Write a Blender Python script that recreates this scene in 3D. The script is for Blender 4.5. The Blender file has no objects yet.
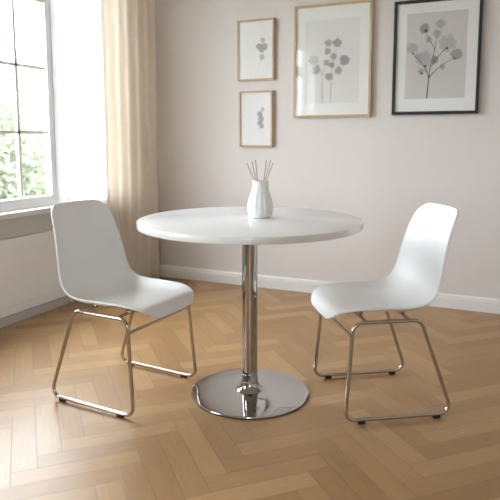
import bpy, bmesh, math, random
from mathutils import Vector, Matrix
random.seed(7)
scene = bpy.context.scene
COL = scene.collection
PI = math.pi

# ------------------------------------------------------------------ room frame
YAW = 0.4245                      # the camera is turned this far from the back wall's normal
CG, SG = math.cos(YAW), math.sin(YAW)
def rm(x, y):                     # camera-aligned floor point -> room point
    return (x*CG - y*SG, x*SG + y*CG)
CAM_H = 1.0639
BACK_Y, LEFT_X, RIGHT_X, REAR_Y, CEIL_Z = 3.862, -2.66, 2.6, -3.0, 2.62

# ------------------------------------------------------------------ materials
def srgb(r, g, b):
    f = lambda c: (c/12.92 if c <= .04045 else ((c+.055)/1.055)**2.4)
    return (f(r/255), f(g/255), f(b/255), 1)
class NT:
    def __init__(s, name):
        s.m = bpy.data.materials.new(name); s.m.use_nodes = True
        s.t = s.m.node_tree; s.n = s.t.nodes; s.l = s.t.links
        s.n.clear(); s.out = s.n.new('ShaderNodeOutputMaterial')
    def node(s, typ, **kw):
        n = s.n.new(typ)
        for k, v in kw.items(): setattr(n, k, v)
        return n
    def link(s, a, b): s.l.new(a, b)
    def val(s, inp, v):
        if isinstance(v, (int, float)): inp.default_value = v
        elif isinstance(v, tuple): inp.default_value = v
        else: s.link(v, inp)
    def math(s, op, a, b=0.0, c=None):
        n = s.node('ShaderNodeMath', operation=op)
        s.val(n.inputs[0], a); s.val(n.inputs[1], b)
        if c is not None: s.val(n.inputs[2], c)
        return n.outputs[0]
    def mixc(s, f, a, b, mode='MIX'):
        n = s.node('ShaderNodeMix', data_type='RGBA', blend_type=mode)
        s.val(n.inputs[0], f); s.val(n.inputs[6], a); s.val(n.inputs[7], b)
        return n.outputs[2]
    def xyz(s, x, y, z=0.0):
        n = s.node('ShaderNodeCombineXYZ')
        for i, v in enumerate((x, y, z)): s.val(n.inputs[i], v)
        return n.outputs[0]
    def noise(s, vec, scale, detail=3, rough=.5):
        n = s.node('ShaderNodeTexNoise'); n.inputs['Scale'].default_value = scale
        n.inputs['Detail'].default_value = detail; n.inputs['Roughness'].default_value = rough
        if vec is not None: s.link(vec, n.inputs['Vector'])
        return n.outputs['Fac']
    def pos(s): return s.node('ShaderNodeNewGeometry').outputs['Position']
    def objc(s): return s.node('ShaderNodeTexCoord').outputs['Object']
    def bump(s, h, strength, dist=.001):
        n = s.node('ShaderNodeBump'); n.inputs['Strength'].default_value = strength
        n.inputs['Distance'].default_value = dist; s.link(h, n.inputs['Height'])
        return n.outputs[0]
    def pbr(s, color, rough=.5, metal=0.0, normal=None, spec=.5, **kw):
        b = s.node('ShaderNodeBsdfPrincipled')
        s.val(b.inputs['Base Color'], color); s.val(b.inputs['Roughness'], rough)
        s.val(b.inputs['Metallic'], metal); b.inputs['Specular IOR Level'].default_value = spec
        for k, v in kw.items(): s.val(b.inputs[k.replace('_', ' ')], v)
        if normal is not None: s.link(normal, b.inputs['Normal'])
        return b.outputs[0]
    def done(s, sh): s.link(sh, s.out.inputs['Surface']); return s.m

def plaster(name, col, amt=.04, rough=.85):
    t = NT(name); p = t.pos()
    n = t.noise(p, 3.0, 4); n2 = t.noise(p, 160, 3)
    c2 = tuple(min(1, x*(1-amt)) for x in col[:3]) + (1,)
    return t.done(t.pbr(t.mixc(n, col, c2), rough, 0, t.bump(n2, .12, .001), spec=.3))
def paint(name, col, rough=.4, spec=.5, amt=.03, scale=8, bump=.02):
    t = NT(name); o = t.objc(); n = t.noise(o, scale, 3)
    c2 = tuple(x*(1-amt) for x in col[:3]) + (1,)
    return t.done(t.pbr(t.mixc(n, col, c2), rough, 0, t.bump(t.noise(o, 220, 2), bump, .0005), spec=spec))
def metal(name, col, rough):
    t = NT(name); o = t.objc()
    r = t.math('MULTIPLY_ADD', t.noise(o, 14, 3), rough*.6, rough*.7)
    return t.done(t.pbr(col, r, 1.0))

M = {}
M['wall'] = plaster('warm_plaster', (.70, .648, .624, 1))
M['ceiling'] = plaster('ceiling_plaster', (.88, .87, .85, 1))
M['far_wall'] = plaster('grey_plaster', (.68, .67, .68, 1))
M['trim'] = paint('white_trim_paint', (.80, .78, .76, 1), .35)
M['apron'] = paint('grey_under_sill', (.60, .605, .585, 1), .6)  # even grey for the band below the sill, darker than the radiator panel
M['radiator'] = paint('radiator_enamel', (.87, .865, .87, 1), .42)
M['plinth'] = paint('grey_plinth_paint', (.50, .47, .455, 1), .5)
M['sash'] = paint('window_white_paint', (.90, .90, .91, 1), .3)
M['shell'] = paint('white_moulded_plastic', (.83, .835, .845, 1), .40, .5, .02, 6, .05)
M['laminate'] = paint('white_gloss_laminate', (.84, .84, .85, 1), .14, .55, .015, 5, .0)
M['rubber'] = paint('black_rubber', (.012, .012, .014, 1), .55)
M['ceramic'] = paint('white_matt_ceramic', (.89, .885, .875, 1), .4, .45, .03, 20)
M['chrome'] = metal('polished_chrome', (.48, .472, .465, 1), .05)
M['nickel'] = metal('warm_nickel_tube', (.50, .455, .40, 1), .12)
M['mat'] = paint('white_mount_card', (.92, .91, .90, 1), .8, .2)
M['printpaper'] = paint('grey_print_paper', (.71, .675, .665, 1), .8, .2)
M['palepaper'] = paint('pale_print_paper', (.85, .825, .81, 1), .8, .2)
M['blackframe'] = paint('black_frame_lacquer', (.014, .013, .013, 1), .4)
M['ink'] = paint('dark_grey_ink', (.10, .088, .088, 1), .8, .2)
M['inkmid'] = paint('mid_grey_ink', (.46, .44, .445, 1), .8, .2)
M['inkline'] = paint('fine_grey_ink', (.15, .14, .145, 1), .8, .2)
M['inkpale'] = paint('pale_grey_ink', (.60, .57, .575, 1), .8, .2)
M['rod'] = metal('brushed_rod_metal', (.5, .48, .45, 1), .3)

def wood(name, a, b, rough=.5):
    t = NT(name); o = t.objc()
    sep = t.node('ShaderNodeSeparateXYZ'); t.link(o, sep.inputs[0])
    v = t.xyz(t.math('MULTIPLY', sep.outputs[0], 14.), t.math('MULTIPLY', sep.outputs[1], 14.), t.math('MULTIPLY', sep.outputs[2], 3.))
    return t.done(t.pbr(t.mixc(t.noise(v, 6, 5, .6), a, b), rough, spec=.35))
M['oak'] = wood('pale_oak', (.56, .40, .26, 1), (.44, .30, .18, 1))
M['reed'] = wood('rattan_reed', (.44, .30, .20, 1), (.33, .21, .14, 1), .7)
M['bark'] = wood('brown_bark', (.12, .08, .05, 1), (.06, .04, .03, 1), .9)

def floor_mat():
    t = NT('oak_herringbone_parquet')
    W, N = .0815, 5
    ax, ay = -1.435, 1.428                        # one measured plank corner
    sep = t.node('ShaderNodeSeparateXYZ'); t.link(t.pos(), sep.inputs[0])
    X = t.math('SUBTRACT', sep.outputs[0], ax); Y = t.math('SUBTRACT', sep.outputs[1], ay)
    k = 1/(math.sqrt(2)*W)
    p = t.math('MULTIPLY', t.math('ADD', X, Y), k)
    q = t.math('ADD', t.math('MULTIPLY', t.math('SUBTRACT', Y, X), k), -(2*N-1.0))
    i = t.math('FLOOR', p); j = t.math('FLOOR', q)
    fp = t.math('SUBTRACT', p, i); fq = t.math('SUBTRACT', q, j)
    kk = t.math('FLOORED_MODULO', t.math('SUBTRACT', i, j), 2.0*N)
    isH = t.math('LESS_THAN', kk, N-.5); isV = t.math('SUBTRACT', 1.0, isH)
    def sel(h, v): return t.math('ADD', t.math('MULTIPLY', isH, h), t.math('MULTIPLY', isV, v))
    along = sel(t.math('ADD', kk, fp), t.math('ADD', t.math('SUBTRACT', 2.0*N-1, kk), fq))   # 0..N along the plank
    across = sel(fq, fp)
    ida = sel(t.math('SUBTRACT', i, kk), t.math('ADD', i, 300.5))
    idb = sel(j, t.math('ADD', t.math('ADD', j, kk), 0.25))
    wn = t.node('ShaderNodeTexWhiteNoise', noise_dimensions='2D'); t.link(t.xyz(ida, idb), wn.inputs['Vector'])
    rnd = wn.outputs['Value']
    wn2 = t.node('ShaderNodeTexWhiteNoise', noise_dimensions='2D'); t.link(t.xyz(idb, t.math('ADD', ida, 41.3)), wn2.inputs['Vector'])
    rnd2 = wn2.outputs['Value']
    gv = t.xyz(t.math('MULTIPLY_ADD', along, .35, t.math('MULTIPLY', rnd, 90.)),
               t.math('MULTIPLY_ADD', across, 3.2, t.math('MULTIPLY', rnd2, 50.)))
    g = t.noise(gv, 1.6, 6, .62)
    fine = t.noise(t.xyz(t.math('MULTIPLY_ADD', along, 1.2, t.math('MULTIPLY', rnd, 70.)), t.math('MULTIPLY', across, 26.)), 1.0, 4, .6)
    ramp = t.node('ShaderNodeValToRGB'); t.link(rnd, ramp.inputs[0])
    els = ramp.color_ramp.elements
    els[0].position = 0; els[0].color = (.325, .180, .074, 1)
    els[1].position = 1; els[1].color = (.435, .262, .118, 1)
    e = els.new(.45); e.color = (.365, .207, .088, 1)
    e = els.new(.75); e.color = (.398, .230, .100, 1)
    gs = t.node('ShaderNodeMapRange'); t.link(g, gs.inputs[0])
    gs.inputs[1].default_value = .3; gs.inputs[2].default_value = .7; gs.inputs[3].default_value = .89; gs.inputs[4].default_value = 1.06
    fs = t.node('ShaderNodeMapRange'); t.link(fine, fs.inputs[0])
    fs.inputs[1].default_value = .3; fs.inputs[2].default_value = .7; fs.inputs[3].default_value = .94; fs.inputs[4].default_value = 1.04
    mul = t.math('MULTIPLY', gs.outputs[0], fs.outputs[0])
    c = t.mixc(1.0, ramp.outputs[0], t.xyz(mul, mul, mul), 'MULTIPLY')
    d1 = t.math('MINIMUM', across, t.math('SUBTRACT', 1.0, across))
    d2 = t.math('MINIMUM', along, t.math('SUBTRACT', float(N), along))
    d = t.math('MINIMUM', d1, d2)
    mr = t.node('ShaderNodeMapRange', interpolation_type='SMOOTHSTEP'); t.link(d, mr.inputs[0])
    mr.inputs[1].default_value = .004; mr.inputs[2].default_value = .022
    gap = mr.outputs[0]
    c = t.mixc(gap, t.mixc(.62, c, (.10, .055, .03, 1)), c)
    rough = t.math('MULTIPLY_ADD', g, .12, t.math('MULTIPLY_ADD', rnd2, .07, .29))
    h = t.math('ADD', t.math('MULTIPLY', gap, 1.0), t.math('MULTIPLY', fine, .12))
    h = t.math('ADD', h, t.math('MULTIPLY', t.math('MULTIPLY', t.math('SUBTRACT', across, .5), t.math('SUBTRACT', rnd2, .5)), .8))
    return t.done(t.pbr(c, rough, 0, t.bump(h, .35, .0009), spec=.5))
M['floor'] = floor_mat()

def cloth(name, col, trans, translucent, weave=900):
    t = NT(name)
    o = t.pos()
    dif = t.node('ShaderNodeBsdfDiffuse'); trl = t.node('ShaderNodeBsdfTranslucent'); tra = t.node('ShaderNodeBsdfTransparent')
    c = t.mixc(t.noise(o, 60, 3), col, tuple(x*.93 for x in col[:3])+(1,))
    nb = t.bump(t.noise(o, weave, 2), .1, .0005)
    t.link(c, dif.inputs[0]); t.link(c, trl.inputs[0]); t.link(nb, dif.inputs['Normal'])
    m1 = t.node('ShaderNodeMixShader'); m1.inputs[0].default_value = translucent
    t.link(dif.outputs[0], m1.inputs[1]); t.link(trl.outputs[0], m1.inputs[2])
    if not trans: return t.done(m1.outputs[0])
    m2 = t.node('ShaderNodeMixShader'); m2.inputs[0].default_value = trans
    t.link(m1.outputs[0], m2.inputs[1]); t.link(tra.outputs[0], m2.inputs[2])
    return t.done(m2.outputs[0])
M['sheer'] = cloth('white_sheer_voile', (.82, .82, .85, 1), .14, .42)
M['drape'] = cloth('beige_linen', (.90, .84, .77, 1), 0, .43)

def glass(name, tint=(.97, .985, .98, 1), refl=1.0):
    t = NT(name)
    fr = t.node('ShaderNodeFresnel')
    bf = t.node('ShaderNodeNewGeometry').outputs['Backfacing']         # same reflectance from both faces of the thin pane
    t.link(t.math('MULTIPLY_ADD', bf, 1/1.5-1.5, 1.5), fr.inputs[0])
    tr = t.node('ShaderNodeBsdfTransparent'); tr.inputs[0].default_value = tint
    gl = t.node('ShaderNodeBsdfGlossy'); gl.inputs['Roughness'].default_value = .02
    mx = t.node('ShaderNodeMixShader'); t.link(t.math('MULTIPLY', fr.outputs[0], refl), mx.inputs[0])
    t.link(tr.outputs[0], mx.inputs[1]); t.link(gl.outputs[0], mx.inputs[2])
    return t.done(mx.outputs[0])
M['glass'] = glass('window_glass')
M['picglass'] = glass('picture_glass', (.98, .98, .98, 1))

def leafmat(name, a, b):
    t = NT(name); o = t.objc()
    c = t.mixc(t.noise(o, 5, 3), a, b)
    dif = t.node('ShaderNodeBsdfDiffuse'); trl = t.node('ShaderNodeBsdfTranslucent'); t.link(c, dif.inputs[0]); t.link(c, trl.inputs[0])
    mx = t.node('ShaderNodeMixShader'); mx.inputs[0].default_value = .35
    t.link(dif.outputs[0], mx.inputs[1]); t.link(trl.outputs[0], mx.inputs[2])
    return t.done(mx.outputs[0])
M['leaf'] = leafmat('green_leaf', (.12, .138, .092, 1), (.21, .225, .165, 1))
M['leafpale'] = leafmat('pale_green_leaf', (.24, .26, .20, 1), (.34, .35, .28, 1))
M['lawn'] = plaster('lawn_green', (.08, .11, .04, 1), .3, .95)

# ------------------------------------------------------------------ mesh helpers
def obj(name, bm, mat, parent=None, smooth=False, loc=None):
    me = bpy.data.meshes.new(name)
    bmesh.ops.recalc_face_normals(bm, faces=bm.faces[:])
    bm.to_mesh(me); bm.free()
    if smooth:
        for f in me.polygons: f.use_smooth = True
        if smooth == 'auto': me.set_sharp_from_angle(angle=math.radians(40))
    me.materials.append(mat)
    o = bpy.data.objects.new(name, me); COL.objects.link(o)
    if parent is not None: o.parent = parent
    if loc is not None: o.location = loc
    return o
def box(bm, x0, x1, y0, y1, z0, z1, bev=0.0):
    b2 = bmesh.new()
    bmesh.ops.create_cube(b2, size=1)
    for v in b2.verts:
        v.co = Vector(((x0+x1)/2 + v.co.x*(x1-x0), (y0+y1)/2 + v.co.y*(y1-y0), (z0+z1)/2 + v.co.z*(z1-z0)))
    if bev: bmesh.ops.bevel(b2, geom=b2.edges[:], offset=bev, segments=2, affect='EDGES', profile=.6)
    tmp = bpy.data.meshes.new('t'); b2.to_mesh(tmp); b2.free(); bm.from_mesh(tmp); bpy.data.meshes.remove(tmp)
    return bm
def boxes(*L, bev=0.0):
    bm = bmesh.new()
    for b in L: box(bm, *b, bev=bev)
    return bm
def lathe(bm, prof, seg=64, rfun=None):
    rings = []
    for (r, z) in prof:
        if r <= 1e-6: rings.append([bm.verts.new((0, 0, z))]); continue
        ring = []
        for k in range(seg):
            a = 2*PI*k/seg; rr = rfun(r, z, a) if rfun else r
            ring.append(bm.verts.new((rr*math.cos(a), rr*math.sin(a), z)))
        rings.append(ring)
    for A, B in zip(rings, rings[1:]):
        for k in range(seg):
            k2 = (k+1) % seg
            if len(A) == 1 and len(B) == 1: continue
            if len(A) == 1: bm.faces.new((A[0], B[k2], B[k]))
            elif len(B) == 1: bm.faces.new((A[k], A[k2], B[0]))
            else: bm.faces.new((A[k], A[k2], B[k2], B[k]))
    return bm
def tube(bm, pts, r, seg=12, closed=False, r2=None):
    pts = [Vector(p) for p in pts]; n = len(pts)
    tang = []
    for i in range(n):
        a = pts[(i-1) % n] if (closed or i > 0) else pts[i]
        b = pts[(i+1) % n] if (closed or i < n-1) else pts[i]
        tang.append((b-a).normalized())
    up = Vector((0, 0, 1)) if abs(tang[0].z) < .9 else Vector((1, 0, 0))
    nrm = (up - tang[0]*up.dot(tang[0])).normalized()
    rings = []
    for i in range(n):
        nrm = (nrm - tang[i]*nrm.dot(tang[i])).normalized()
        bn = tang[i].cross(nrm)
        rr = r if r2 is None else r + (r2-r)*i/(n-1)
        rings.append([bm.verts.new(pts[i] + (nrm*math.cos(2*PI*k/seg) + bn*math.sin(2*PI*k/seg))*rr) for k in range(seg)])
    if closed:                                     # match the last ring to the first one's twist
        last, first = rings[-1], rings[0]
        off = min(range(seg), key=lambda s: sum((last[k].co-first[(k+s) % seg].co).length for k in range(seg)))
    for i in range(n if closed else n-1):
        A = rings[i]; B = rings[(i+1) % n]; o = off if (closed and i == n-1) else 0
        for k in range(seg):
            bm.faces.new((A[k], A[(k+1) % seg], B[(k+1+o) % seg], B[(k+o) % seg]))
    if not closed:
        bm.faces.new(rings[0][::-1]); bm.faces.new(rings[-1])
    return bm
def fillet(pts, rad, n=7):                          # closed polygon with rounded corners
    P = [Vector(p) for p in pts]; out = []
    for i, p in enumerate(P):
        a = (P[i-1]-p).normalized(); b = (P[(i+1) % len(P)]-p).normalized()
        ang = a.angle(b); r = rad[i]; d = r/math.tan(ang/2)
        c = p + (a+b).normalized()*(r/math.sin(ang/2))
        s, e = p+a*d-c, p+b*d-c
        tot = s.angle(e); ax = s.cross(e).normalized()
        for k in range(n+1): out.append(c + Matrix.Rotation(tot*k/n, 3, ax) @ s)
    return out
def tag(o, label=None, cat=None, group=None, kind=None):
    for k, v in (('label', label), ('category', cat), ('group', group), ('kind', kind)):
        if v: o[k] = v
    return o
def empty(name, loc, rz=0.0, **kw):
    o = bpy.data.objects.new(name, None); o.empty_display_size = .1
    COL.objects.link(o); o.location = loc; o.rotation_euler = (0, 0, rz)
    return tag(o, **kw)
def copy_tree(o, parent=None):
    c = o.copy(); COL.objects.link(c); c.parent = parent
    for ch in list(o.children): copy_tree(ch, c)
    return c
def struct(name, bm, mat, smooth=False, **kw): return tag(obj(name, bm, mat, smooth=smooth), kind='structure', **kw)

# ------------------------------------------------------------------ the room
WT = .24
bm = bmesh.new(); box(bm, LEFT_X-WT, RIGHT_X+WT, REAR_Y-WT, BACK_Y+WT, -.12, 0)
struct('floor', bm, M['floor'])
struct('ceiling', boxes((LEFT_X-WT, RIGHT_X+WT, REAR_Y-WT, BACK_Y+WT, CEIL_Z, CEIL_Z+.15)), M['ceiling'])
struct('wall_back', boxes((LEFT_X-WT, RIGHT_X+WT, BACK_Y, BACK_Y+WT, 0, CEIL_Z)), M['wall'])
struct('wall_right', boxes((RIGHT_X, RIGHT_X+WT, REAR_Y, BACK_Y, 0, CEIL_Z)), M['far_wall'])
FILL_WIN = (0.75, 1.60, .90, 2.12)  # opening for the window added behind the camera as fill light
struct('wall_rear', boxes((LEFT_X-WT, FILL_WIN[0], REAR_Y-WT, REAR_Y, 0, CEIL_Z), (FILL_WIN[1], RIGHT_X+WT, REAR_Y-WT, REAR_Y, 0, CEIL_Z),
       (FILL_WIN[0], FILL_WIN[1], REAR_Y-WT, REAR_Y, 0, FILL_WIN[2]), (FILL_WIN[0], FILL_WIN[1], REAR_Y-WT, REAR_Y, FILL_WIN[3], CEIL_Z)), M['far_wall'])
W_Z0, W_Z1 = .648, 2.30
WIN = [(1.86, 3.52), (-.55, .85)]
xs0, xs1 = LEFT_X-WT, LEFT_X
ylist = [REAR_Y, WIN[1][0], WIN[1][1], WIN[0][0], WIN[0][1], BACK_Y]
struct('wall_left', boxes((xs0, xs1, REAR_Y, BACK_Y, 0, W_Z0), (xs0, xs1, REAR_Y, BACK_Y, W_Z1, CEIL_Z),
       (xs0, xs1, ylist[0], ylist[1], W_Z0, W_Z1), (xs0, xs1, ylist[2], ylist[3], W_Z0, W_Z1), (xs0, xs1, ylist[4], ylist[5], W_Z0, W_Z1)), M['wall'])

def skirting(name, along, a, b, at, sgn):           # board with a small stepped moulding on top
    prof = [(0, 0), (.016, 0), (.016, .064), (.013, .07), (.013, .078), (.006, .088), (0, .090)]
    bm = bmesh.new(); ends = []
    for u in (a, b):
        ends.append([bm.verts.new((u, at+sgn*d, z) if along == 'x' else (at+sgn*d, u, z)) for d, z in prof])
    n = len(prof)
    for k in range(n): bm.faces.new((ends[0][k], ends[0][(k+1) % n], ends[1][(k+1) % n], ends[1][k]))
    bm.faces.new(ends[0][::-1]); bm.faces.new(ends[1])
    return struct(name, bm, M['trim'])
skirting('baseboard_back', 'x', LEFT_X, RIGHT_X, BACK_Y, -1)
skirting('baseboard_right', 'y', REAR_Y, BACK_Y-.017, RIGHT_X, -1)

# windows: frame with transom, sashes with glazing bars, panes, upper lights
def window(name, loc, L, H, side, rz=0.0):
    root = empty(name, loc, rz, kind='structure')
    xo, xi = -.075, -.005
    m = side
    TZ = 1.945-loc[2]                                      # middle of the transom
    obj('window_frame', boxes((xo, xi, 0, .05, 0, H), (xo, xi, L-.05, L, 0, H), (xo, xi, .05, L-.05, H-.05, H), (xo, xi, .05, L-.05, 0, .022),
        (xo, xi, m-.03, m+.03, .022, H-.05), *[(xo, xi, a, b, TZ-.025, TZ+.025) for a, b in ((.05, m-.03), (m+.03, L-.05)) if b-a > .7]), M['sash'], root)
    for (a, b) in ((.05, m-.03), (m+.03, L-.05)):
        wide = b-a > .7; ncol = 4 if wide else 1
        for (z0, z1, nrow, st) in (((.022, TZ-.025, 3, .042), (TZ+.025, H-.05, 1, .035)) if wide else ((.022, H-.05, 1, .042),)):
            x0, x1 = -.06, -.012
            B = [(x0, x1, a, a+st, z0, z1), (x0, x1, b-st, b, z0, z1), (x0, x1, a+st, b-st, z0, z0+st), (x0, x1, a+st, b-st, z1-st, z1)]
            gz0, gz1, ga, gb = z0+st, z1-st, a+st, b-st
            for k in range(1, ncol):
                y = ga+(gb-ga)*k/ncol; B.append((x0+.014, x1-.014, y-.010, y+.010, gz0, gz1))
            for k in range(1, nrow):
                z = gz0+(gz1-gz0)*k/nrow; B.append((x0+.014, x1-.014, ga, gb, z-.008, z+.008))
            s = obj('sash', boxes(*B), M['sash'], root)
            obj('pane', boxes((-.040, -.036, ga, gb, gz0, gz1)), M['glass'], s)
    return root
window('window_1', (LEFT_X, WIN[0][0], W_Z0), WIN[0][1]-WIN[0][0], W_Z1-W_Z0, 1.10)
window('window_2', (LEFT_X, WIN[1][0], W_Z0), WIN[1][1]-WIN[1][0], W_Z1-W_Z0, .50)
window('added_fill_window', (FILL_WIN[1], REAR_Y, FILL_WIN[2]), FILL_WIN[1]-FILL_WIN[0], FILL_WIN[3]-FILL_WIN[2], (FILL_WIN[1]-FILL_WIN[0])/2, PI/2)  # added rear window, never in view, brightens the shaded sides
for k, (a, b) in enumerate(WIN):
    struct('trim_%d' % (k+1), boxes((LEFT_X-.002, LEFT_X+.07, a-.06, min(b+.06, 3.50), .617, .6475), bev=.004), M['trim'], label='white window sill with rounded front edge', )

# radiator under the first window
RX = LEFT_X+.033
rad = empty('radiator', (LEFT_X, 2.0, 0), label='long white flat panel radiator under the window', cat='radiator')
def rb(*L, bev=0): return boxes(*L, bev=bev)
obj('panel', rb((.004, .033, -.9, .95, .055, .496), bev=.004), M['radiator'], rad)
obj('plinth', rb((.002, .033, -.9, .95, 0, .053)), M['plinth'], rad)
bm = bmesh.new(); yy = -.88
while yy < .93:
    box(bm, .0332, .0352, yy, yy+.016, .100, .109); yy += .027
obj('vent_strip', bm, M['trim'], rad)
struct('trim_3', boxes((LEFT_X, LEFT_X+.012, 1.1, 2.95, .498, .617)), M['apron'], label='plain grey board between sill and radiator')

# ------------------------------------------------------------------ curtains
def curtain(name, y0, y1, x, depth, nf, z0, z1, mat, seed, label, thick, flare=0.0, skew=0.0):
    rnd = random.Random(seed)
    n = int(nf*14); rows = 40
    ph = [rnd.uniform(-.6, .6) for _ in range(int(nf)+3)]
    am = [rnd.uniform(.6, 1.15) for _ in range(int(nf)+3)]
    bm = bmesh.new(); grid = []
    for r in range(rows+1):
        v = r/rows; z = z1+(z0-z1)*v
        row = []
        for k in range(n+1):
            u = k/n; c = u*nf; i = int(c); f = c-i
            A = am[i]*(1-f)+am[i+1]*f; P = ph[i]*(1-f)+ph[i+1]*f
            a = c*2*PI + P*(.4+.8*v)
            dx = depth*A*(.62+.38*v)*(math.sin(a)+.22*math.sin(2*a+P*3))
            yv = y0+(y1-y0)*u + .35*depth*A*math.cos(a+.6)*v + flare*v*(u-.5)
            row.append(bm.verts.new((x+dx+skew*u-(skew*.9*max(0, (u-.93)/.07)**2), min(yv, BACK_Y-.018), z)))
        grid.append(row)
    for r in range(rows):
        for k in range(n): bm.faces.new((grid[r][k], grid[r][k+1], grid[r+1][k+1], grid[r+1][k]))
    root = empty(name, (x, (y0+y1)/2, z0), label=label, cat='curtain')
    o = obj('curtain_cloth', bm, mat, root, smooth=True)
    o.matrix_parent_inverse = Matrix.Translation(-Vector((x, (y0+y1)/2, z0)))
    if thick:
        s = o.modifiers.new('Solidify', 'SOLIDIFY'); s.thickness = thick
    # heading tape along the top edge
    bm = bmesh.new()
    tube(bm, [(g.x, g.y, z1+.006) for g in [Vector((x+skew*k/40+depth*.6*math.sin(k/40*nf*2*PI), y0+(y1-y0)*k/40, 0)) for k in range(41)]], .007, 6)
    h = obj('heading', bm, mat, root, smooth=True); h.matrix_parent_inverse = o.matrix_parent_inverse
    return root
curtain('sheer_curtain', 2.945, 3.34, LEFT_X+.052, .010, 8, .012, 2.36, M['sheer'], 3, 'sheer white curtain glowing in front of the window', 0)
curtain('drape', 3.245, 3.842, LEFT_X+.120, .024, 6, .008, 2.36, M['drape'], 5, 'heavy beige curtain gathered in the corner beside the sheer one', .003, skew=.075)
rod = empty('curtain_rod', (LEFT_X, 2.0, 2.40), label='metal curtain rod above the window', cat='curtain rod')
bm = bmesh.new(); tube(bm, [(.11, -.95, 0), (.11, 1.84, 0)], .012, 12); obj('rod', bm, M['rod'], rad and rod, smooth='auto')
for yy in (-.8, 1.6): obj('bracket', boxes((0, .115, yy-.008, yy+.008, -.03, -.008), (.0, .006, yy-.02, yy+.02, -.05, .03)), M['rod'], rod)

# ------------------------------------------------------------------ table
tx, ty = rm(-.0006, 2.3987)
H, R, RB = .740, .453, .247
table = empty('pedestal_table', (tx, ty, 0), label='round white pedestal table with a chrome column between two chairs', cat='table')
bm = bmesh.new()
lathe(bm, [(0, H-.027), (R-.004, H-.027), (R-.0012, H-.0258), (R, H-.023), (R, H-.004), (R-.0012, H-.0012), (R-.004, H), (0, H)], 160)
obj('tabletop', bm, M['laminate'], table, smooth='auto')
bm = bmesh.new(); lathe(bm, [(0, H-.035), (.11, H-.035), (.112, H-.033), (.112, H-.0272), (0, H-.0272)], 64)
obj('mounting_plate', bm, M['chrome'], table, smooth='auto')
bm = bmesh.new(); lathe(bm, [(0, .03), (.0315, .03), (.0315, H-.035), (0, H-.035)], 64)
obj('column', bm, M['chrome'], table, smooth='auto')
bm = bmesh.new(); lathe(bm, [(.030, .085), (.0335, .085), (.0338, .060), (.036, .046), (.041, .034), (.049, .025), (.056, .0205), (.058, .0185), (.030, .0185)], 64)
obj('collar', bm, M['chrome'], table, smooth='auto')
bm = bmesh.new(); lathe(bm, [(0, .002), (RB-.004, .002), (RB, .0035), (RB, .0075), (RB-.0015, .0095), (RB-.006, .0105), (RB*.75, .0135), (RB*.5, .016), (RB*.25, .018), (0, .0185)], 160)
obj('base_plate', bm, M['chrome'], table, smooth='auto')
bm = bmesh.new(); lathe(bm, [(RB-.02, 0), (RB-.0015, 0), (RB-.0015, .003), (RB-.02, .003)], 120); obj('base_gasket', bm, M['rubber'], table, smooth='auto')

# ------------------------------------------------------------------ chairs
CP = [  # centre u, z | edge u, z | half width, from the front lip over the seat and up the back
 (.261, .375, .259, .375, .186), (.258, .388, .255, .388, .187), (.249, .405, .245, .404, .188), (.236, .420, .230, .419, .1885), (.212, .428, .204, .4305, .190), (.160, .429, .155, .4385, .197),
 (.060, .416, .060, .441, .203), (-.030, .410, -.020, .441, .206), (-.100, .416, -.085, .447, .2075), (-.148, .440, -.120, .466, .207), (-.178, .480, -.141, .498, .205),
 (-.194, .545, -.156, .553, .199), (-.203, .620, -.172, .624, .190), (-.219, .692, -.192, .694, .1785), (-.237, .745, -.213, .745, .168),
 (-.2460, .769, -.226, .768, .162), (-.2515, .783, -.236, .782, .159), (-.2570, .796, -.247, .796, .156)]
def catmull(P, n):
    out = []
    for i in range(len(P)-1):
        p0 = P[max(i-1, 0)]; p1 = P[i]; p2 = P[i+1]; p3 = P[min(i+2, len(P)-1)]
        for k in range(n):
            t = k/n
            out.append(tuple(.5*((2*b)+(c-a)*t+(2*a-5*b+4*c-d)*t*t+(3*b-a-3*c+d)*t**3) for a, b, c, d in zip(p0, p1, p2, p3)))
    out.append(tuple(P[-1])); return out
def shell_bm():
    rows = catmull(CP, 24); acc = [0.0]
    for p, q in zip(rows, rows[1:]): acc.append(acc[-1]+math.hypot(q[0]-p[0], q[1]-p[1]))
    T = acc[-1]
    def at(d):
        d = max(0, min(T, d)); i = 0
        lo, hi = 0, len(acc)-1
        while hi-lo > 1:
            m = (lo+hi)//2
            if acc[m] <= d: lo = m
            else: hi = m
        f = (d-acc[lo])/(acc[hi]-acc[lo])
        return [x+(y-x)*f for x, y in zip(rows[lo], rows[hi])]
    def drop(t, w, r, crown):
        e = max(0.0, abs(t)*w-(w-r)); return r-math.sqrt(max(0.0, r*r-e*e)) + crown*t*t
    NC, NR = 44, 70
    bm = bmesh.new(); grid = []
    for j in range(NR+1):
        v = j/NR; row = []
        for k in range(NC+1):
            x = k/NC*2-1; t = math.sin(x*PI/2)*.8+x*.2
            d0 = drop(t, .188, .098, .008); d1 = T-drop(t, .157, .046, .005)
            d = d0+(d1-d0)*v
            uc, zc, ue, ze, w = at(d)
            bk = max(0.0, min(1.0, (d/T-.42)/.2)); e = abs(t)**(5.5-2.8*bk)
            row.append(bm.verts.new((uc+(ue-uc)*e, t*w, zc+(ze-zc)*e)))
        grid.append(row)
    for a, b in zip(grid, grid[1:]):
        for k in range(NC): bm.faces.new((a[k], a[k+1], b[k+1], b[k]))
    return bm
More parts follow.
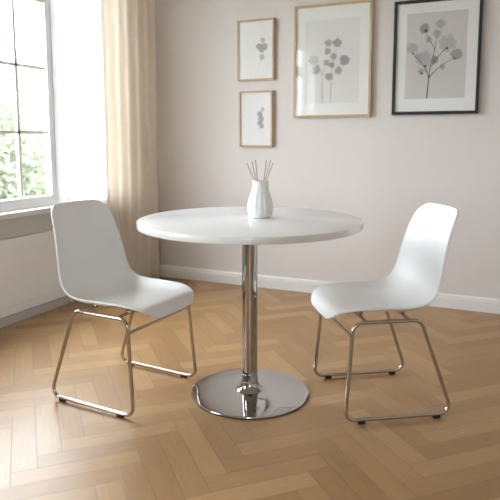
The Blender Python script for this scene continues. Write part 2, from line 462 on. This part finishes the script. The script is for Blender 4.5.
def make_chair():
    root = empty('sled_chair', (0, 0, 0))
    o = obj('seat_shell', shell_bm(), M['shell'], root, smooth=True)
    s = o.modifiers.new('Solidify', 'SOLIDIFY'); s.thickness = .008; s.offset = -1; s.use_rim = True
    # make sure the thickness grows below the seat / behind the back
    f = min(o.data.polygons, key=lambda f: (f.center - Vector((.05, 0, .42))).length)
    if f.normal.z < 0: s.offset = 1
    b = o.modifiers.new('Bevel', 'BEVEL'); b.width = .0028; b.segments = 3; b.limit_method = 'ANGLE'; b.angle_limit = math.radians(50)
    TR = .0076; ZT, ZB = .3865, .0155
    for sd in (-1, 1):
        pts = [(.1845, sd*.2035, ZT), (.214, sd*.217, ZB), (-.214, sd*.217, ZB), (-.082, sd*.2035, ZT)]
        bm = bmesh.new(); tube(bm, fillet(pts, (.038, .036, .036, .045), 8), TR, 14, closed=True)
        obj('sled_leg', bm, M['nickel'], root, smooth=True)
        for u in (.150, -.150):
            bm = bmesh.new(); box(bm, u-.014, u+.014, sd*.217-.0080, sd*.217+.0080, 0, .0135, bev=.003)
            obj('foot_glide', bm, M['rubber'], root, smooth='auto')
    bm = bmesh.new(); tube(bm, [(.1885, -.2050, .335), (.1885, .2050, .335)], .0058, 12); obj('crossbar', bm, M['nickel'], root, smooth='auto')
    for u in (-.035, .135):
        bm = bmesh.new(); tube(bm, [(u, -.2030, ZT+.002), (u, -.17, ZT+.003), (u, .17, ZT+.003), (u, .2030, ZT+.002)], .0062, 12)
        obj('seat_rail', bm, M['nickel'], root, smooth='auto')
        for sd in (-1, 1):
            bm = bmesh.new(); box(bm, u-.010, u+.010, sd*.125-.014, sd*.125+.014, ZT+.004, .4165 if u > 0 else .4065, bev=.003)
            obj('seat_mount', bm, M['nickel'], root, smooth='auto')
    return root
chair = make_chair()
x, y = rm(-.5304, 2.4362); chair.location = (x, y, 0); chair.rotation_euler.z = -.4847+YAW
tag(chair, 'white plastic sled chair near the window, facing right towards the table', 'chair', 'white sled chairs at the table')
c2 = copy_tree(chair)
x, y = rm(.5320, 2.3602); c2.location = (x, y, 0); c2.rotation_euler.z = 3.3004+YAW
c2['label'] = 'white plastic sled chair on the right of the table, facing the window'

# ------------------------------------------------------------------ vase with reeds
def on_plane(px, py, axis, d):                      # where a line of sight meets a plane of the room
    f, pit, sy = 595.2, .1255, -36.38
    a = (px-250)/f; b = -(py-250-sy)/f; c, s = math.cos(pit), math.sin(pit)
    D = Vector((a, c+b*s, -s+b*c)); dx, dy = rm(D.x, D.y); D = Vector((dx, dy, D.z))
    O = Vector((0, 0, CAM_H)); k = (d-O[axis])/D[axis]
    return O+D*k
vp = on_plane(260.3, 217.4, 2, H)
dist = (Vector((vp.x, vp.y, 0))).length
PXM = dist/595.2
vase = empty('vase', (vp.x, vp.y, H), label='small white ribbed ceramic vase holding reed sticks on the table', cat='vase')
prof = [(0, .0006), (9.0, 0), (10.2, 1), (11.8, 3.2), (12.8, 6.5), (13.1, 10), (12.8, 14), (11.8, 19), (10.2, 24), (8.8, 28), (8.2, 31), (8.1, 35), (8.3, 38.2), (8.0, 38.8), (7.4, 38.6), (7.1, 35), (7.2, 30), (9.0, 24), (11.0, 14), (10.8, 6), (7, 2.2), (0, 2)]
prof = [(r*PXM, z*PXM*.965) for r, z in prof]
def ribs(r, z, a):
    k = max(0, min(1, (z/PXM-1)/4))*max(0, min(1, (35-z/PXM)/14))
    if r < 3*PXM: k = 0
    return r*(1 - .055*k*(1-abs(math.sin(a*7)))**1.5)
bm = bmesh.new(); lathe(bm, prof, 168, ribs)
obj('vase_body', bm, M['ceramic'], vase, smooth=True)
def along(px, py, dz=0): return on_plane(px, py, 1, vp.y+dz)
reeds = [((247.0, 163.0), (7.2, 1.0), 'leaning furthest left'), ((252.0, 161.8), (3.5, -2.5), 'second from the left'), ((255.4, 160.0), (0.6, 3), 'third from the left, nearly upright'),
         ((266.6, 160.0), (-1.0, -3), 'third from the right, leaning slightly right'), ((270.6, 160.6), (-4.5, 3), 'second from the right'), ((273.2, 162.6), (-7.0, -1), 'leaning furthest right')]
cam_right = Vector((CG, SG, 0)); cam_fwd = Vector((-SG, CG, 0))
for (tp, (bx, by), wh) in reeds:
    top = Vector(on_plane(tp[0], tp[1], 1, vp.y)); 
    bot = Vector((vp.x, vp.y, H)) + cam_right*bx*PXM + cam_fwd*by*PXM*.8 + Vector((0, 0, 4.2*PXM))
    o = empty('reed_stick', bot, label='thin tan reed stick in the white vase, '+wh, cat='reed stick', group='reed sticks in the vase')
    bm = bmesh.new(); tube(bm, [Vector((0, 0, 0)), (top-bot)*.5, top-bot], .0018, 8)
    obj('stick', bm, M['reed'], o, smooth='auto')
for o in [o for o in list(COL.objects) if o.name.startswith('reed_stick')]:      # a reed is one plain mesh
    m = o.children[0]; 
    for k in ('label', 'category', 'group'): m[k] = o[k]
    m.parent = None; m.location = o.location; nm = o.name; bpy.data.objects.remove(o); m.name = nm

# ------------------------------------------------------------------ pictures on the back wall
def picture(name, x0, x1, z0, z1, fw, depth, mat, matw, paper, art, label):
    w, h = x1-x0, z1-z0
    root = empty(name, ((x0+x1)/2, BACK_Y, z0), label=label, cat='picture', group='framed botanical pictures')
    d = -depth; a = w/2
    obj('frame', boxes((-a, -a+fw, d, -.001, 0, h), (a-fw, a, d, -.001, 0, h), (-a+fw, a-fw, d, -.001, 0, fw), (-a+fw, a-fw, d, -.001, h-fw, h)), mat, root)
    yb = d+.010
    obj('mount', boxes((-a+fw, a-fw, yb, -.001, fw, h-fw)), M['mat'], root)
    l, r, b, t = matw
    pr = obj('print', boxes((-a+l, a-r, yb-.0008, yb, b, h-t)), paper, root)
    art_bm = bmesh.new(); mats = []
    for nm, bmx, mt in art((-a+l), (a-r), b, h-t, yb-.0010):
        if mt not in mats: mats.append(mt)
        for f in bmx.faces: f.material_index = mats.index(mt)
        tmp = bpy.data.meshes.new('t'); bmx.to_mesh(tmp); bmx.free(); art_bm.from_mesh(tmp); bpy.data.meshes.remove(tmp)
    dr = obj('botanical_drawing', art_bm, mats[0], pr)
    for mt in mats[1:]: dr.data.materials.append(mt)
    obj('glazing', boxes((-a+fw, a-fw, d+.003, d+.005, fw, h-fw)), M['picglass'], root)
    return root
def ribbon(bm, pts, w0, w1, y):
    n = len(pts); vs = []
    for i, (x, z) in enumerate(pts):
        a = pts[max(i-1, 0)]; b = pts[min(i+1, n-1)]
        dx, dz = b[0]-a[0], b[1]-a[1]; L = math.hypot(dx, dz) or 1
        w = (w0+(w1-w0)*i/(n-1))/2
        vs.append((bm.verts.new((x-dz/L*w, y, z+dx/L*w)), bm.verts.new((x+dz/L*w, y, z-dx/L*w))))
    for A, B in zip(vs, vs[1:]): bm.faces.new((A[0], A[1], B[1], B[0]))
def curve2(a, b, bend, n=10):
    mx, mz = (a[0]+b[0])/2-(b[1]-a[1])*bend, (a[1]+b[1])/2+(b[0]-a[0])*bend
    return [((1-t)**2*a[0]+2*t*(1-t)*mx+t*t*b[0], (1-t)**2*a[1]+2*t*(1-t)*mz+t*t*b[1]) for t in [k/n for k in range(n+1)]]
def petals(bm, c, r, y, rnd, n=9, outline=None):     # a round blossom of overlapping petals in two rings
    a0 = rnd.uniform(0, PI)
    P = [(a0+2*PI*k/9+rnd.uniform(-.15, .15), .58*r*rnd.uniform(.82, 1.12), .42*r, .24*r) for k in range(9)]
    P += [(a0+.6+2*PI*k/5, .28*r, .28*r, .19*r) for k in range(5)] if n > 7 else []
    for k, (a, q, la, lb) in enumerate(P):
        cx, cz = c[0]+q*math.cos(a), c[1]+q*math.sin(a); la *= rnd.uniform(.85, 1.15)
        pts = []
        for j in range(14):
            t = 2*PI*j/14; px, pz = la*math.cos(t), lb*math.sin(t)*(1+.25*math.cos(t))
            pts.append((cx+px*math.cos(a)-pz*math.sin(a), cz+px*math.sin(a)+pz*math.cos(a)))
        yy = y-k*.00002
        bm.faces.new([bm.verts.new((x, yy, z)) for x, z in pts])
        if outline is not None:
            ribbon(outline, pts+[pts[0]], .0009, .0009, yy-.00001)
            ribbon(outline, [(c[0]+(cx-c[0])*.5, c[1]+(cz-c[1])*.5), (cx, cz), (cx+(cx-c[0])*.35, cz+(cz-c[1])*.35)], .0008, .0006, yy-.00001)
def art_branch(x0, x1, z0, z1, y):                   # one branching stem with round blossoms
    W, Hh = x1-x0, z1-z0; rnd = random.Random(4)
    P = lambda u, v: (x0+u*W, z0+v*Hh)
    dark = bmesh.new(); pale = bmesh.new(); mid = bmesh.new(); line = bmesh.new()
    base, fork = P(.375, .0), P(.40, .24)
    ribbon(dark, curve2(base, fork, .02), .007, .006, y-.0012)
    for a, b, bend, w in ((fork, P(.48, .56), .06, .005), (fork, P(.11, .53), -.14, .004), (fork, P(.82, .46), .16, .004),
                          (P(.44, .38), P(.68, .58), .10, .004), (P(.48, .56), P(.37, .70), -.08, .003), (P(.48, .56), P(.54, .78), .06, .003), (P(.37, .30), P(.33, .40), -.1, .003),
                          (P(.47, .42), P(.50, .48), .1, .003), (P(.38, .70), P(.31, .80), .05, .0028)):
        ribbon(dark, curve2(a, b, bend), w, w*.5, y-.0012)
    for i, (u, v, r, n) in enumerate(((.10, .60, .10, 12), (.30, .82, .09, 12), (.56, .86, .08, 10), (.51, .75, .075, 10), (.69, .63, .14, 14), (.84, .50, .10, 12), (.31, .465, .14, 14), (.375, .685, .055, 7), (.27, .32, .065, 7), (.48, .45, .07, 8), (.20, .50, .06, 7), (.62, .36, .05, 7))):
        petals(mid if i % 4 == 1 else pale, P(u, v), r*W, y, rnd, n, line)
    for (u, v, r) in ((.32, .79, .028), (.68, .575, .022), (.12, .535, .020), (.81, .455, .02), (.33, .38, .02), (.275, .30, .018)): petals(dark, P(u, v), r*W, y-.0013, rnd, 5)
    return [('stems', dark, M['ink']), ('blossoms', pale, M['inkpale']), ('blossoms', mid, M['inkmid']), ('petal_lines', line, M['inkline'])]
def art_spray(x0, x1, z0, z1, y):                    # two straight stems with clustered blossoms
    W, Hh = x1-x0, z1-z0; rnd = random.Random(9)
    P = lambda u, v: (x0+u*W, z0+v*Hh)
    dark = bmesh.new(); pale = bmesh.new(); line = bmesh.new(); mid = bmesh.new()
    for a, b, bend, w in ((P(.49, .0), P(.53, .60), .03, .0045), (P(.33, .0), P(.32, .34), 0, .004), (P(.32, .34), P(.17, .50), -.12, .003), (P(.50, .27), P(.71, .48), .12, .003),
                          (P(.52, .45), P(.43, .70), -.06, .003), (P(.53, .5), P(.59, .69), .06, .003), (P(.32, .34), P(.40, .47), .1, .003)):
        ribbon(dark, curve2(a, b, bend), w, w*.5, y-.0012)
    for i, (u, v, r, n) in enumerate(((.43, .72, .07, 10), (.42, .62, .065, 8), (.595, .715, .085, 12), (.155, .53, .098, 12), (.21, .41, .085, 11), (.735, .505, .098, 12), (.62, .39, .075, 9), (.535, .56, .06, 8), (.50, .455, .055, 7), (.405, .485, .06, 7), (.45, .32, .075, 8))):
        petals(mid if i % 3 == 2 else pale, P(u, v), r*W, y, rnd, n, line)
    return [('stems', dark, M['inkmid']), ('blossoms', pale, M['inkpale']), ('blossoms', mid, M['inkmid']), ('petal_lines', line, M['inkline'])]
def art_sprig(dark_at):
    def f(x0, x1, z0, z1, y):
        W, Hh = x1-x0, z1-z0; rnd = random.Random(int(dark_at[0][0]*100))
        P = lambda u, v: (x0+u*W, z0+v*Hh)
        dark = bmesh.new(); pale = bmesh.new()
        a = P(dark_at[0][0]-.02, max(.12, dark_at[0][1]-.4)); ribbon(pale, curve2(a, P(*dark_at[-1][:2]), .06), .0022, .0014, y-.0012)
        for (u, v, r, dk) in dark_at: petals(dark if dk else pale, P(u, v), r*W, y, rnd, 7)
        return [('sprig', pale, M['inkpale']), ('buds', dark, M['inkmid'])]
    return f
D_F = .028
xl = lambda px, py: on_plane(px, py, 1, BACK_Y-D_F).x
picture('picture_frame', xl(293.8, 60), -.889, 1.203, 1.930, .0155, D_F, M['oak'], (.078, .080, .092, .098), M['palepaper'], art_spray, 'large oak-framed botanical print with two straight flower stems')
picture('picture_frame', xl(393.0, 60), -.242, 1.212, 1.900, .0185, D_F, M['blackframe'], (.078, .080, .096, .078), M['printpaper'], art_branch, 'black-framed botanical print of a branching flower stem')
picture('picture_frame', xl(237.2, 50), -1.556, 1.462, 1.872, .012, D_F, M['oak'], (.03, .03, .03, .03), M['mat'], art_sprig([(.62, .56, .12, 1), (.80, .55, .12, 1), (.70, .50, .10, 1), (.74, .68, .09, 0), (.72, .36, .10, 0)]), 'small oak-framed botanical print, upper one of the stacked pair')
picture('picture_frame', xl(239, 120), -1.565, 1.006, 1.392, .012, D_F, M['oak'], (.03, .03, .03, .03), M['mat'], art_sprig([(.66, .60, .11, 1), (.70, .50, .12, 1), (.66, .42, .12, 1), (.72, .35, .10, 1), (.76, .70, .08, 0)]), 'small oak-framed botanical print, lower one of the stacked pair')

# ------------------------------------------------------------------ garden outside
struct('ground', boxes((-30, LEFT_X-WT-.01, -14, 26, -.5, -.35), (LEFT_X-WT-.01, 14, -14, REAR_Y-WT-.01, -.5, -.35)), M['lawn'])
def shrub(name, x, y, blobs, n, leaf, mat, seed, label):
    rnd = random.Random(seed)
    root = empty(name, (x, y, -.35), label=label, cat='shrub')
    verts, faces = [], []
    tot = sum(b[3]**2 for b in blobs)
    for (bx, by, bz, br) in blobs:
        for _ in range(int(n*br*br/tot)):
            d = Vector((rnd.gauss(0, 1), rnd.gauss(0, 1), rnd.gauss(0, 1))).normalized()
            c = Vector((bx, by, bz)) + d*br*rnd.uniform(.6, 1.05)
            a = Vector((rnd.gauss(0, 1), rnd.gauss(0, 1), rnd.gauss(0, .6))).normalized()
            b = a.cross(d).normalized(); L = leaf*rnd.uniform(.7, 1.3)
            up = a.cross(b)
            k = len(verts)
            verts += [c-a*L*.5, c+b*L*.24-up*L*.05, c+a*L*.5, c-b*L*.24-up*L*.05]
            faces += [(k, k+1, k+2), (k, k+2, k+3)]
    me = bpy.data.meshes.new('foliage'); me.from_pydata(verts, [], faces); me.materials.append(mat)
    o = bpy.data.objects.new('foliage', me); COL.objects.link(o); o.parent = root
    bm = bmesh.new()
    for (bx, by, bz, br) in blobs: tube(bm, [(0, 0, 0), (bx*.3, by*.3, bz*.5), (bx, by, bz)], .05, 7, r2=.012)
    obj('stem', bm, M['bark'], root, smooth=True)
def dirpt(px, d):                                    # ground point seen through column px, d metres out
    v = on_plane(px, 138, 0, LEFT_X); v = Vector((v.x, v.y, 0)).normalized()*d; return v.x, v.y
x, y = dirpt(2, 8.5)
shrub('garden_shrub', x, y, [(0, 0, 1.0, .8), (-.3, .5, 1.5, .65), (.2, -.5, .7, .7), (.1, .2, .5, .7), (0, -.2, 1.9, .45), (-.4, -.7, 1.5, .6)], 5200, .10, M['leaf'], 1, 'leafy green shrub outside, seen through the left window panes')
x, y = dirpt(47, 10.6)
shrub('garden_shrub', x, y, [(0, 0, .9, .8), (.4, .3, 1.3, .6), (-.4, -.2, 1.2, .6), (.3, -.4, .5, .7), (-.2, .6, .6, .7)], 4600, .10, M['leaf'], 2, 'lower leafy green shrub outside, seen through the right window panes')
x, y = dirpt(15, 15)
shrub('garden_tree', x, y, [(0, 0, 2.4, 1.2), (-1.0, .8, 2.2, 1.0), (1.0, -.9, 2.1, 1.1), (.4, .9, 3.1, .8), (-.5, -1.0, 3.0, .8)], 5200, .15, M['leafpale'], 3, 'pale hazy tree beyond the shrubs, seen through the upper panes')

# ------------------------------------------------------------------ light
w = bpy.data.worlds.new('World'); scene.world = w; w.use_nodes = True
bg = w.node_tree.nodes['Background']; bg.inputs[0].default_value = (.87, .93, 1.0, 1); bg.inputs[1].default_value = 15.0
for k, (a, b) in enumerate(WIN):
    L = bpy.data.lights.new('window_portal', 'AREA'); L.shape = 'RECTANGLE'; L.size = W_Z1-W_Z0; L.size_y = b-a
    L.cycles.is_portal = True
    o = bpy.data.objects.new('window_portal', L); COL.objects.link(o)
    o.location = (LEFT_X-.10, (a+b)/2, (W_Z0+W_Z1)/2); o.rotation_euler = (0, -PI/2, 0)

L = bpy.data.lights.new('window_portal', 'AREA'); L.shape = 'RECTANGLE'; L.size = FILL_WIN[1]-FILL_WIN[0]; L.size_y = FILL_WIN[3]-FILL_WIN[2]; L.cycles.is_portal = True  # portal of the added rear fill window
o = bpy.data.objects.new('window_portal', L); COL.objects.link(o)
o.location = ((FILL_WIN[0]+FILL_WIN[1])/2, REAR_Y-.10, (FILL_WIN[2]+FILL_WIN[3])/2); o.rotation_euler = (PI/2, 0, 0)

# ------------------------------------------------------------------ camera
cam = bpy.data.cameras.new('Camera'); co = bpy.data.objects.new('Camera', cam); COL.objects.link(co)
cam.sensor_width = 36; cam.lens = 595.2/500*36; cam.shift_y = -36.38/500
cam.clip_start = .05
co.location = (0, 0, CAM_H); co.rotation_euler = (PI/2-.1255, 0, YAW)
cam.dof.use_dof = True; cam.dof.focus_distance = 2.5; cam.dof.aperture_fstop = 3.5
scene.camera = co
scene.view_settings.view_transform = 'Standard'; scene.view_settings.look = 'None'
scene.view_settings.gamma = 1; scene.view_settings.use_curve_mapping = False
scene.view_settings.exposure = 0.77
scene.cycles.max_bounces = 12; scene.cycles.diffuse_bounces = 7; scene.cycles.transparent_max_bounces = 16
scene.cycles.caustics_reflective = True; scene.cycles.sample_clamp_indirect = 6.0
